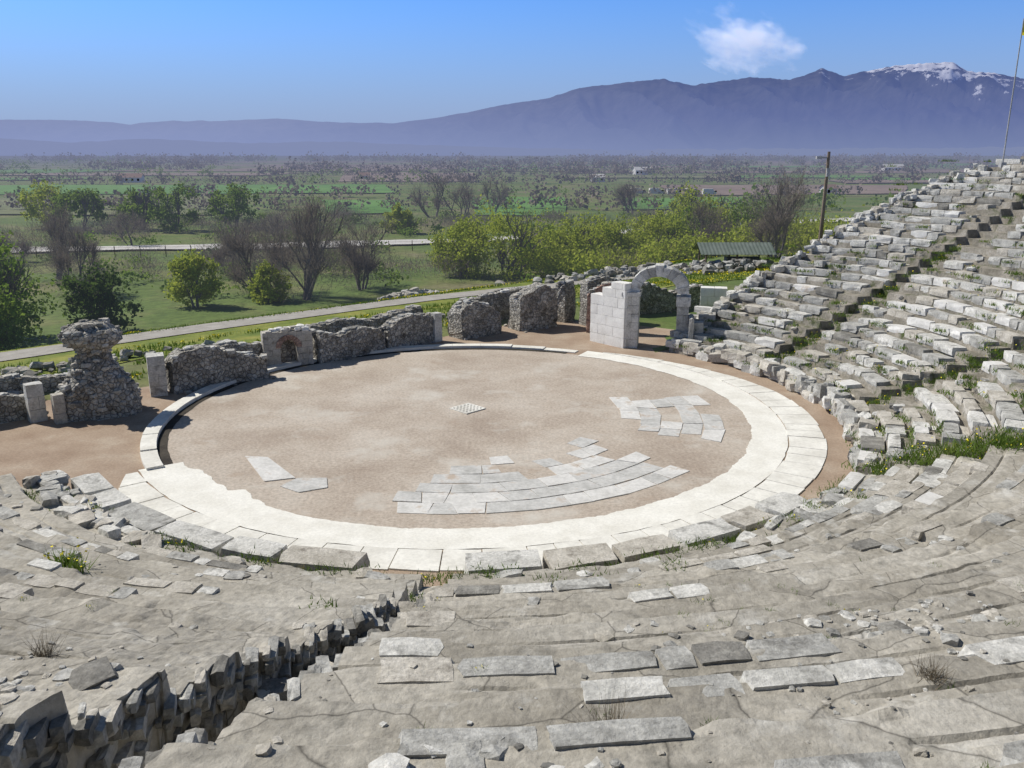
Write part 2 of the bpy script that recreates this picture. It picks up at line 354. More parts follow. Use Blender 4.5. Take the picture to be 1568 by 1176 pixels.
def zA(r,t):
    T=.78;rise=SL*T;q=(r-R0)/T;k=np.floor(q);f=q-k
    x=CX+r*np.cos(np.radians(t));y=CY+r*np.sin(np.radians(t))
    z=.6+(k-1+np.clip(f/.08,0,1))*rise-.14+.05*fbm(x*1.3,y*1.3,2,4)
    for s in SA_:
        m=np.abs((t-s)*np.pi/180*r)<.5;z=np.where(m,z-.4,z)
    return z
def cav(name,rs,ts,zf,mat):
    T_,R_=np.meshgrid(ts,rs,indexing='ij')
    lim=thmax(R_);limL=263.2-lim-360
    T2=np.clip(T_,limL,lim)
    Z=zf(R_,T2);Z[:,0]=-.1
    X=CX+R_*np.cos(np.radians(T2));Y=CY+R_*np.sin(np.radians(T2))
    mb=MB();mb.add(np.stack([X,Y,Z],-1),gridfaces(len(ts),len(rs),True))
    for idx in ((0,-1)):
        a=np.stack([X[idx],Y[idx],Z[idx]],1);b=a.copy();b[:,2]-=2.2
        mb.add(np.concatenate([a,b]),gridfaces(2,len(rs),idx==0))
    return mb.obj(name,[mat])
def rsamp(T,n,fr): return np.unique(np.concatenate([[R0-.03],np.array([R0+(k+f)*T for k in range(n) for f in fr])]))
rB=rsamp(1.17,20,[0,.03,.06,.12,.2,.3,.38,.42,.46,.55,.65,.75,.85,.93])
tB=np.concatenate([np.arange(-148,-118,.22),np.arange(-118,-60,.1),np.arange(-60,-31.9,.16)])
cav('theatre_seating',rB,tB,zB,'concrete')
rA=rsamp(.78,30,[0,.04,.08,.3,.6,.9])
cav('theatre_seating',rA,np.arange(-31.9,47.1,.25),zA,'under')
mb=MB();mats=['stone_a','stone_b','stone_c','stone_d','pave2']
T=.78;rise=SL*T
PM=[.26,.34,.24,.07,.09]
for k in range(29):
    r=R0+k*T+.36;t=-31.2 if k>4 else -50+rng.uniform(-2,2)
    z=.6+k*rise
    while t<float(thmax(r))-.6:
        Lb=rng.uniform(.5,1.6)
        a=math.degrees(Lb/r);tc=t+a/2;t+=a
        if any(abs((tc-s)*math.pi/180*r)<.5+Lb*.4 for s in SA_): continue
        x=CX+r*math.cos(math.radians(tc));y=CY+r*math.sin(math.radians(tc))
        keep=.96-.5*max(0,float(fbm(x*.35,y*.35,3,2))-.05)
        dis=max(0.0,float(fbm(x*.25,y*.25,13,2))+.1)
        if rng.random()>keep:
            for q in range(int(rng.integers(1,4))):
                s=rng.uniform(.15,.35);rock(mb,(x+rng.normal(0,.25),y+rng.normal(0,.25),z-.22),(s,s*1.3,s*.6),rng.uniform(0,3),.3,.18,.15,int(rng.integers(4)))
            continue
        dp=rng.uniform(.58,.76) if rng.random()>.45 else rng.uniform(.34,.5)
        rr=r+rng.uniform(-.03,.03)-(.76-dp)*.42+rng.normal(0,.1)*dis
        hz=rng.uniform(-.035,.025)+rng.normal(0,.07)*dis
        rock(mb,(CX+rr*math.cos(math.radians(tc)),CY+rr*math.sin(math.radians(tc)),z-.17+hz),(dp,Lb*rng.uniform(.93,.985),.35),math.radians(tc)+rng.uniform(-.025,.025)*(1+4*dis),.025+.09*dis,.07,.08,int(rng.choice(5,p=PM)))
        if dp<.5 and rng.random()<.55:
            r2=rr+dp*.5+(.76-dp)*.5;rock(mb,(CX+r2*math.cos(math.radians(tc)),CY+r2*math.sin(math.radians(tc)),z-.24+hz),((.74-dp),Lb*.93,.3),math.radians(tc),.03,.08,.08,int(rng.choice(5,p=PM)))
for i in range(110):
    tc=rng.uniform(-28,46);r=14.5+abs(rng.normal(0,.4));z=.15+.45*rng.random()
    rock(mb,(CX+r*math.cos(math.radians(tc)),CY+r*math.sin(math.radians(tc)),z),(rng.uniform(.3,.7),rng.uniform(.4,1.2),rng.uniform(.3,.6)),math.radians(tc)+rng.normal(0,.2),.18,.12,.12,int(rng.integers(3)))
for i in range(130):
    r=rng.uniform(15,35);tc=float(thmax(r))-rng.uniform(-.6,1.2);
    x=CX+r*math.cos(math.radians(tc));y=CY+r*math.sin(math.radians(tc))
    rock(mb,(x,y,cone(r)-.12+rng.uniform(-.15,.12)),rng.uniform(.25,.6,3)*[1,1,.7],rng.uniform(0,3),.25,.15,.15,int(rng.integers(3)))
mb.obj('seat_stones',mats)
mb=MB()
t=-143
while t<-50:
    r=14.0;Lb=rng.uniform(1.3,2.5);a=math.degrees(Lb/r);tc=t+a/2;t+=a+.35
    if abs(tc+89.5)<4.0: continue
    big=rng.uniform(.75,1.0)
    rr=r+rng.uniform(-.08,.08)
    rock(mb,(CX+rr*math.cos(math.radians(tc)),CY+rr*math.sin(math.radians(tc)),.27),(big,Lb*.97,.64+rng.uniform(-.08,.06)),math.radians(tc)+rng.uniform(-.04,.04),.035,.06,.05,int(rng.choice([0,0,1,2])))
for i in range(60):
    tc=rng.choice([rng.uniform(-146,-118),rng.uniform(-146,-118),rng.uniform(-146,-33)]);r=14.6+abs(rng.normal(0,.4))
    rock(mb,(CX+r*math.cos(math.radians(tc)),CY+r*math.sin(math.radians(tc)),.45+.3*(r-14.6)),(rng.uniform(.25,.7),rng.uniform(.3,.9),rng.uniform(.2,.4)),math.radians(tc)+rng.normal(0,.4),.15,.14,.14,int(rng.integers(3)))
def putB(n,rlo,rhi,tlo,thi,slo,shi,flat=.6,clump=True,tilt=.2,up=.1):
    t=rng.uniform(tlo,thi,n*4);r=rng.uniform(rlo,rhi,n*4)
    x=CX+r*np.cos(np.radians(t));y=CY+r*np.sin(np.radians(t))
    if clump:
        w=fbm(x*.45,y*.45,21,3)+.2*rng.random(n*4);idx=np.argsort(-w)[:n]
    else: idx=np.arange(n)
    z=zB(r,t)
    for i in idx:
        if np.interp(y[i],TYL,XL)-.2<x[i]<np.interp(y[i],TYL,XR)+.2: continue
        s=rng.uniform(slo,shi)*rng.uniform(.7,1.3)
        h=s*flat*rng.uniform(.7,1.2)
        rock(mb,(x[i],y[i],z[i]-h*.5+s*up*rng.uniform(.5,1.5)),(s,s*rng.uniform(.6,1.3),h),rng.uniform(0,3.1),tilt,.2,.2,int(rng.choice([0,1,1,2,2,3])))
putB(1500,22,31,-125,-56,.05,.16,up=.16)
putB(110,24.5,30.5,-112,-68,.2,.4,flat=.5,up=.12,tilt=.08)
putB(150,16,26,-145,-50,.1,.3,up=.13,tilt=.1)
putB(1100,24,31,-105,-66,.02,.07,clump=False,up=.3)
for k in range(1,14):
    r=R0+k*1.17+.14;t=-140
    while t<-34:
        Lb=rng.uniform(.3,1.1);a=math.degrees(Lb/r);tc=t+a/2;t+=a
        x=CX+r*math.cos(math.radians(tc));y=CY+r*math.sin(math.radians(tc))
        if float(fbm(x*.4,y*.4,33+k,2))<(.2 if k<9 else .05): continue
        if -5.2<x<-1.3 and y<17: continue
        z=float(zB(np.array([r+.12]),np.array([tc]))[0])
        rock(mb,(x,y,z-.1+rng.uniform(-.015,.015)),(rng.uniform(.24,.42),Lb*.97,.24),math.radians(tc)+rng.uniform(-.04,.04),.025,.08,.07,int(rng.choice([0,1,1,2,2,3])))
# stones in the walls of the broken stairway
for i in range(900):
    y=rng.uniform(2.8,14);sd=rng.random()<.6
    xx=float(np.interp(y,TYL,XL if sd else XR));dx_=.09*float(fbm(xx*1.1,y*1.1,9,2))
    r=math.hypot(xx-CX,y-CY);s=rng.uniform(.1,.32);dep=float(np.interp(y,[2,6,9,12,14],[1.8,1.6,1.2,.7,.3]))
    x=xx+dx_+(.0 if sd else -.03)+rng.normal(0,.025)
    rock(mb,(x,y,cone(r)-.2-rng.uniform(.02,1)*dep),(s*.5,s*rng.uniform(.9,1.8),s*.6),math.radians(12)+rng.uniform(-.12,.15),.08,.13,.12,int(rng.choice([1,2,3,1,3])))
for i in range(60):
    y=rng.uniform(8.5,14.5);x=float(np.interp(y,[9,11.5,14],[-2.5,-2.1,-1.85]))+rng.normal(0,.25);r=math.hypot(x-CX,y-CY);s=rng.uniform(.15,.5)
    rock(mb,(x,y,cone(r)-.75+rng.uniform(-.1,.35)*(y>11.5)),(s,s*.9,s*.6),rng.uniform(0,3),.25,.16,.14,int(rng.choice([1,3,2])))
mb.obj('embedded_stones',['stone_a','stone_b','stone_c','stone_d'])
# ------------------------------------------------------------------ ruins
def ruin_wall(name,p0,p1,th,prof,amp=.13,z0=-.15,mat='rubble',top=True):
    p0=np.array(p0,float);p1=np.array(p1,float);L=np.linalg.norm(p1-p0);d=(p1-p0)/L;nrm=np.array([-d[1],d[0]])
    amp=amp*.75
    nx=max(6,int(L/.13));nz=18;ntp=7
    s=np.linspace(0,1,nx);H=np.interp(s,[a for a,_ in prof],[b for _,b in prof])
    H=H+.16*fbm(s*L*1.1,p0[0],p0[1],3)
    a=np.concatenate([np.full(nz,-.5),np.linspace(-.5,.5,ntp+2)[1:-1],np.full(nz,.5)])
    b=np.concatenate([np.linspace(0,1,nz),np.full(ntp,1),np.linspace(1,0,nz)])
    tw=1-.15*b
    S,A=np.meshgrid(s,a*tw,indexing='ij');B=np.broadcast_to(b,S.shape)
    ends=np.minimum(S,1-S)*L
    X=p0[0]+d[0]*S*L+nrm[0]*A*th;Y=p0[1]+d[1]*S*L+nrm[1]*A*th;Z=z0+(H[:,None]-z0)*B
    Z=Z-.15*np.clip(1-ends/.25,0,1)*(B>.99)
    for f,q in ((1.3,amp),(4.5,amp*.55)):
        X=X+q*fbm(X*f,Y*f,Z*f+3,2);Y=Y+q*fbm(X*f+40,Y*f,Z*f,2);Z=Z+q*.7*fbm(X*f,Y*f+60,Z*f,2)*(B>.05)
    mb=MB();m=len(a);mb.add(np.stack([X,Y,Z],-1),gridfaces(nx,m,False).tolist()+[list(range(m)),list(range((nx-1)*m,nx*m))[::-1]],0)
    if top:
        for i in range(int(L*8)):
            q=rng.random();h=float(np.interp(q,s,H));w=rng.uniform(-.4,.4)*th*.85
            sz=rng.uniform(.12,.34)
            rock(mb,(p0[0]+d[0]*q*L+nrm[0]*w,p0[1]+d[1]*q*L+nrm[1]*w,h-.01),(sz,sz*1.2,sz*.55),math.atan2(d[1],d[0])+rng.normal(0,.3),.12,.14,.12,int(rng.choice([1,2,3,4])))
    for i in range(int(L*2)):
        q=rng.uniform(-.05,1.05);w=rng.choice([-1,1])*(th*.5+abs(rng.normal(0,.25)));sz=rng.uniform(.06,.22)
        rock(mb,(p0[0]+d[0]*q*L+nrm[0]*w,p0[1]+d[1]*q*L+nrm[1]*w,sz*.2),(sz,sz*1.2,sz*.7),rng.uniform(0,3),.3,.18,.15,int(rng.choice([1,2,3])))
    return mb.obj(name,[mat,'stone_b','stone_d','stone_c','stone_a'])
def ashlar(mb,p0,ang,L,th,h,course=.45,bl=.9,m=0,z0=0.0,jit=.012,stepl=0):
    d=(math.cos(ang),math.sin(ang));z=z0;k=0
    while z<z0+h-.05:
        c=min(course,z0+h-z);q=0 + (stepl*k);off=(k%2)*.5
        s=q
        while s<L-.02:
            l=min(bl*(.5 if (s==q and off) else 1)*rng.uniform(.9,1.1),L-s)
            if L-s-l<.15:l=L-s
            rock(mb,(p0[0]+d[0]*(s+l/2),p0[1]+d[1]*(s+l/2),z+c/2),(l-.006,th*rng.uniform(.98,1.0),c-.006),ang,.003,jit,.02,m)
            s+=l
        z+=c;k+=1
def lump(name,c,rings,rot=0,sq=4,amp=.15,mats=('rubble','stone_b','stone_d','stone_c'),extra=60):
    n=64;zs=np.linspace(rings[0][0],rings[-1][0],44)
    rx=np.interp(zs,[r[0] for r in rings],[r[1] for r in rings]);ry=np.interp(zs,[r[0] for r in rings],[r[2] for r in rings])
    t=np.linspace(0,2*np.pi,n,endpoint=False)
    k=(np.abs(np.cos(t))**sq+np.abs(np.sin(t))**sq)**(-1/sq)
    U=np.cos(t)*k;W=np.sin(t)*k
    X=rx[:,None]*U;Y=ry[:,None]*W;Z=np.broadcast_to(zs[:,None],X.shape)
    X,Y=c[0]+X*math.cos(rot)-Y*math.sin(rot),c[1]+X*math.sin(rot)+Y*math.cos(rot)
    for f,q in ((1.5,amp),(5,amp*.6)):
        X=X+q*fbm(X*f,Y*f,Z*f,2);Y=Y+q*fbm(X*f+30,Y*f,Z*f,2);Z=Z+q*.7*fbm(X*f,Y*f+50,Z*f,2)
    idx=np.arange(44*n).reshape(44,n);f=[]
    for i in range(43):
        for j in range(n): f.append([idx[i,j],idx[i,(j+1)%n],idx[i+1,(j+1)%n],idx[i+1,j]])
    f.append(list(idx[-1]))
    mb=MB();mb.add(np.stack([X,Y,Z],-1),f)
    for i in range(extra):
        zz=rng.choice(zs[4:]);a=rng.uniform(0,6.28);rr=float(np.interp(zz,zs,rx))
        r2=float(np.interp(zz,zs,ry));s=rng.uniform(.12,.32)
        kk=(abs(math.cos(a))**sq+abs(math.sin(a))**sq)**(-1/sq)
        lx,ly=rr*math.cos(a)*kk*.97,r2*math.sin(a)*kk*.97
        rock(mb,(c[0]+lx*math.cos(rot)-ly*math.sin(rot),c[1]+lx*math.sin(rot)+ly*math.cos(rot),zz),(s,s*1.2,s*.55),rng.uniform(0,3),.2,.18,.12,int(rng.choice([1,2,3])))
    return mb.obj(name,list(mats))
WA=math.radians(41)
lump('ruined_masonry_pier',(-16.4,32.4),[(-.1,1.55,1.05),(.9,1.45,.95),(1.35,1.2,.85),(1.6,1.0,.7),(2.1,.62,.5),(2.55,.55,.45),(2.85,.85,.7),(3.05,1.05,.85),(3.35,1.02,.8),(3.65,.65,.5)],WA*.5,3.2,.16,extra=150)
mb=MB();ashlar(mb,(-18.6,31.2),WA,.6,.5,1.55,.5,.8,jit=.03);mb.obj('stone_gate_pillar',['stone_a'])
mb=MB();ashlar(mb,(-17.5,31.0),WA,.4,.4,1.15,.4,.6,jit=.03);mb.obj('stone_gate_pillar',['stone_c'])
ruin_wall('ruined_stone_wall',(-21.5,29.5),(-18.9,32.2),.8,[(0,.9),(.5,1.2),(1,.7)])
ruin_wall('ruined_stone_wall',(-24.5,32.5),(-19.5,36.5),.8,[(0,.7),(.5,.9),(1,.5)])
mb=MB();ashlar(mb,(-15.5,35.0),WA*.6,.7,.8,1.75,.44,.8,jit=.03);mb.obj('stone_gate_pillar',['stone_a'])
ruin_wall('ruined_stone_wall',(-14.8,35.5),(-11.5,38.2),1.0,[(0,1.5),(.15,1.75),(.4,1.75),(.7,1.3),(1,1.0)],amp=.17)
ruin_wall('ruined_stone_wall',(-14.9,37.6),(-12.0,40.3),.7,[(0,1.2),(.5,1.4),(1,1.0)])
mb=MB();bx,by=-10.9,40.3;ba=math.radians(25);bd=(math.cos(ba),math.sin(ba))
def L2(s,w=0): return (bx+bd[0]*s-bd[1]*w,by+bd[1]*s+bd[0]*w)
ashlar(mb,L2(-1.2),ba,.8,.6,1.75,.3,.45,m=1,jit=.04)
ashlar(mb,L2(.4),ba,.75,.6,1.7,.3,.45,m=1,jit=.04)
N=9
for i in range(N):
    a=-.4+.8*i/N;b=a+.8/N;zl=.95+math.sqrt(max(0,.42**2-((a+b)/2)**2))
    q=L2((a+b)/2);box(mb,(q[0],q[1],(zl+1.72)/2),(.8/N-.002,.56,1.72-zl),ba,4)
for i in range(11):
    a=math.pi*(i+.5)/11
    v=[]
    for w in(-.33,.33):
        for rr,da in((.38,-.13),(.38,.13),(.62,.13),(.62,-.13)):
            q=L2(rr*math.cos(a+da*.98),w);v.append((q[0],q[1],.95+rr*math.sin(a+da*.98)))
    mb.add(v,[(0,1,2,3),(7,6,5,4),(0,4,5,1),(1,5,6,2),(2,6,7,3),(3,7,4,0)],2)
for i in range(30):
    q=L2(rng.uniform(-1.1,1.0),rng.uniform(-.2,.25));s=rng.uniform(.2,.4);rock(mb,(q[0],q[1],rng.uniform(1.7,1.88)),(s,s,s*.5),ba,.1,.15,.1,int(rng.choice([0,1])))
q=L2(0,.55);box(mb,(q[0],q[1],.6),(1.0,.2,1.4),ba,3)
mb.obj('arched_brick_doorway',['plaster','stone_c','brick','rubble','stone_c'])
ruin_wall('ruined_stone_wall',(-9.7,40.9),(-6.9,43.6),.9,[(0,1.55),(.3,1.2),(.6,1.5),(1,1.1)],amp=.17)
ruin_wall('ruined_stone_wall',(-6.8,43.7),(-4.6,45.9),1.0,[(0,1.2),(.5,1.6),(1,1.5)],amp=.17)
ruin_wall('ruined_stone_wall',(-11.5,43.8),(-5.5,49.2),.9,[(0,.9),(.3,1.3),(.6,1.0),(1,1.4)],amp=.16)
mb=MB();ashlar(mb,(-4.35,45.6),WA,.5,.45,1.6,.4,.6,jit=.03);mb.obj('stone_gate_pillar',['stone_a'])
ruin_wall('ruined_stone_wall',(-3.2,46.6),(-1.0,48.4),1.3,[(0,1.6),(.3,2.0),(.7,1.7),(1,1.3)],amp=.19)
ruin_wall('ruined_stone_wall',(.1,48.9),(2.4,50.4),1.3,[(0,1.9),(.4,2.2),(.7,2.6),(1,2.2)],amp=.19)
ruin_wall('ruined_stone_wall',(-3.0,50.6),(1.6,54.5),.9,[(0,1.4),(.5,1.8),(1,1.6)],amp=.16)
ruin_wall('ruined_stone_wall',(2.9,51.3),(3.6,52.2),.8,[(0,2.4),(1,2.5)],amp=.12)
ruin_wall('ruined_stone_wall',(4.3,50.2),(6.6,51.6),.9,[(0,2.6),(.5,2.9),(1,2.5)],amp=.1,mat='rubble')
ruin_wall('ruined_brick_wall',(4.3,48.4),(6.3,48.2),.7,[(0,2.3),(.6,2.8),(1,2.8)],amp=.08,mat='brick')
ruin_wall('ruined_stone_wall',(7.0,53.5),(12.5,56.5),.8,[(0,1.6),(.3,2.0),(.6,1.2),(1,1.5)],amp=.15)
# entrance arch
arch=empty('stone_entrance_arch')
aa=math.radians(-12);ad=(math.cos(aa),math.sin(aa));ox,oy=7.75,44.5
def LA(s,w=0): return (ox+ad[0]*s-ad[1]*w,oy+ad[1]*s+ad[0]*w)
mb=MB();ashlar(mb,LA(-1.8,-.1),aa,.82,1.3,2.75,.46,.9,jit=.015);
q=LA(-1.4,-.1);rock(mb,(q[0],q[1],2.87),(1.0,1.45,.22),aa,.003,.02,.03,0)
ashlar(mb,LA(.98,0),aa,.62,1.1,2.3,.46,.7,jit=.02,m=1)
q=LA(1.3,0);rock(mb,(q[0],q[1],2.55),(.75,1.15,.5),aa,.003,.03,.03,0)
mb.obj('piers',['stone_a','stone_b'],parent=arch)
mb=MB()
for i in range(11):
    a0=math.pi*i/11+.006;a1=math.pi*(i+1)/11-.006
    v=[];ro=1.58+rng.uniform(-.07,.07)
    for w in(-.55+rng.uniform(-.04,.04),.5):
        for rr,a in((.98,a0),(.98,a1),(ro,a1),(ro,a0)):
            q=LA(rr*math.cos(a),w+rng.uniform(-.02,.02));v.append((q[0],q[1],2.95+rr*.9*math.sin(a)))
    mb.add(v,[(0,1,2,3),(7,6,5,4),(0,4,5,1),(1,5,6,2),(2,6,7,3),(3,7,4,0)],int(rng.choice([0,0,1])))
mb.obj('voussoirs',['stone_a','stone_b'],parent=arch)
mb=MB();wa=math.radians(-50);ashlar(mb,(4.55,46.1),wa,2.5,.7,2.65,.53,1.1,m=0);ashlar(mb,(5.1,45.45),wa,1.65,.68,.45,.45,.9,m=0,z0=2.65);ashlar(mb,(5.5,44.97),wa,1.0,.66,.35,.45,.9,m=0,z0=3.1);mb.obj('white_wall',['plaster'],parent=arch)
mb=MB()
for (x,y,z,sx,sy,sz,t) in((9.3,43.5,.9,.25,1.1,1.9,.1),(9.8,43.8,.75,.5,.9,1.5,.12),(8.9,43.8,.3,.6,.5,.5,.1),(10.4,44.6,.9,.9,.8,1.8,.05)):
    rock(mb,(x,y,z),(sx,sy,sz),aa+rng.uniform(-.2,.2),t,.05,.05,int(rng.choice([0,1])))
mb.obj('leaning_slabs',['stone_a','stone_b'],parent=arch)
mb=MB();ashlar(mb,(11.0,49.2),aa,1.5,.8,2.5,.5,.8,jit=.02);mb.obj('ashlar_wall_remnant',['plaster'])
mb=MB();ashlar(mb,(12.8,51.0),aa,1.0,.6,1.6,.4,.5,m=0,jit=.06);mb.obj('stone_wall_remnant',['stone_c'])
def heap(name,c,n,sx,sy,rot,h,slo=.3,shi=.9,mats=('stone_b','stone_d','stone_c')):
    mb=MB()
    for i in range(n):
        a,b=rng.normal(0,.4,2);x=c[0]+a*sx*math.cos(rot)-b*sy*math.sin(rot);y=c[1]+a*sx*math.sin(rot)+b*sy*math.cos(rot)
        s=rng.uniform(slo,shi);z=float(terrain(x,y))+rng.random()*h*math.exp(-(a*a+b*b)*2)
        rock(mb,(x,y,z+s*.15),(s,s*rng.uniform(.7,1.4),s*.7),rng.uniform(0,3),.4,.2,.18,int(rng.integers(len(mats))))
    return mb.obj(name,list(mats))
heap('rubble_heap',(13.5,79),130,14,2.5,.15,.8)
heap('rubble_heap',(20.5,77),70,5,2,.3,.8,mats=('stone_d','stone_b'))
heap('rubble_heap',(-9.5,77),90,5,2,.75,.7,.3,.7,mats=('stone_b','stone_c'))
heap('rubble_heap',(-22,42),70,9,2,.75,.3,.2,.6)
heap('rubble_heap',(-9,50),70,10,2,.75,.3,.2,.5)
heap('rubble_heap',(14,48.5),60,2.5,2,.4,.5,.2,.6)
heap('rubble_heap',(-21,32),60,3,2,.75,.5,.2,.6)
# ------------------------------------------------------------------ paths, road, fields
def strip(name,mat,pts,w,off,n=160,noise=.2,sh=0,nc=7):
    pts=np.array(pts,float);d=np.concatenate([[0],np.cumsum(np.hypot(*np.diff(pts,axis=0).T))])
    u=np.linspace(0,d[-1],n)
    x=np.interp(u,d,pts[:,0]);y=np.interp(u,d,pts[:,1])
    ker=np.ones(15)/15
    xp=np.convolve(np.pad(x,7,mode='reflect',reflect_type='odd'),ker,'valid');yp=np.convolve(np.pad(y,7,mode='reflect',reflect_type='odd'),ker,'valid')
    tx=np.gradient(xp);ty=np.gradient(yp);l=np.hypot(tx,ty);tx/=l;ty/=l
    c=np.linspace(-.5,.5,nc)[None,:]
    W=w*(1+noise*fbm(u*.15,3+sh)[:,None]*(1 if sh==0 else 2.2));q=c*W+sh;X=xp[:,None]-ty[:,None]*q;Y=yp[:,None]+tx[:,None]*q
    mb=MB();mb.add(np.stack([X,Y,terrain(X,Y)+off],-1),gridfaces(n,nc,True));return mb.obj(name,[mat],smooth=True)
PP=[(-60,18),(-44,32),(-28.8,46.5),(-20.8,54.9),(-6.9,66.8),(6.7,74.5),(20,80),(40,86)]
strip('gravel_path','path',PP,3.3,.09,300,.1)
strip('meadow_verge','meadow',PP,5.2,.045,300,.25,sh=3.4,nc=9)
strip('meadow_verge','meadow',PP,9.5,.045,300,.2,sh=-5.2,nc=13)
strip('gravel_road','road',[(-130,118),(-77,135),(-40,140),(-10,149),(20,165),(60,192),(140,230)],7,.3,300,.4)
strip('dirt_track','path',[(2,103),(14,120),(30,133),(50,140)],3,.2,120,.2)
def field(name,mat,pts,off=.35):
    pts=np.array(pts,float);n=14;u=np.linspace(0,1,n)
    A=pts[0]*(1-u)[:,None]+pts[1]*u[:,None];B=pts[3]*(1-u)[:,None]+pts[2]*u[:,None]
    G=A[:,None]*(1-u)[None,:,None]+B[:,None]*u[None,:,None]
    X=G[...,0]+1.5*fbm(G[...,0]*.05,G[...,1]*.05);Y=G[...,1]+1.5*fbm(G[...,0]*.05,G[...,1]*.05,4)
    mb=MB();mb.add(np.stack([X,Y,terrain(X,Y)+off],-1),gridfaces(n,n));return mb.obj(name,[mat])
field('green_field','fgreen',[(-250,320),(-45,335),(-62,425),(-310,415)])
field('green_field','fgreen',[(-9,212),(13,212),(18,300),(-14,300)])
field('green_field','fgreen',[(-46,215),(-27,222),(-38,285),(-62,285)])
field('ploughed_field','fbrown',[(-95,470),(-20,470),(-30,690),(-130,690)])
field('green_field','fgreen',[(30,235),(62,245),(80,300),(40,300)])
field('fallow_field','folive',[(-160,215),(-75,215),(-95,300),(-190,300)])
field('ploughed_field','fbrown',[(60,320),(150,330),(190,420),(70,420)])
y0=440
while y0<1900:
    dy=y0*rng.uniform(.08,.16);x0=-y0*.62+rng.uniform(-50,0)
    while x0<y0*.62:
        wd=y0*rng.uniform(.1,.35)
        if not(y0<690 and x0+wd>-140 and x0<-15) and rng.random()<.9:
            field('field',str(rng.choice(['fgreen','folive','fbrown','folive','fbrown'])),[(x0,y0),(x0+wd*.97,y0+rng.uniform(-5,5)),(x0+wd*1.05,y0+dy*.96),(x0+.08*wd,y0+dy*.96)],off=.5)
        x0+=wd
    y0+=dy
mb=MB();pp=[]
for i in range(28):
    x=-88+i*3.6;y=float(np.interp(x,[-88,-40,-10,20],[126,133,142,158]))-3;z=float(terrain(x,y))
    tube(mb,(x,y,z-.1),(x,y,z+1.7),.07,.06,5);pp.append((x,y,z))
for a,b in zip(pp[:-1],pp[1:]):
    for h in(.5,1.0,1.5): tube(mb,(a[0],a[1],a[2]+h),(b[0],b[1],b[2]+h),.015,.015,3)
mb.obj('wire_fence',['wood'])
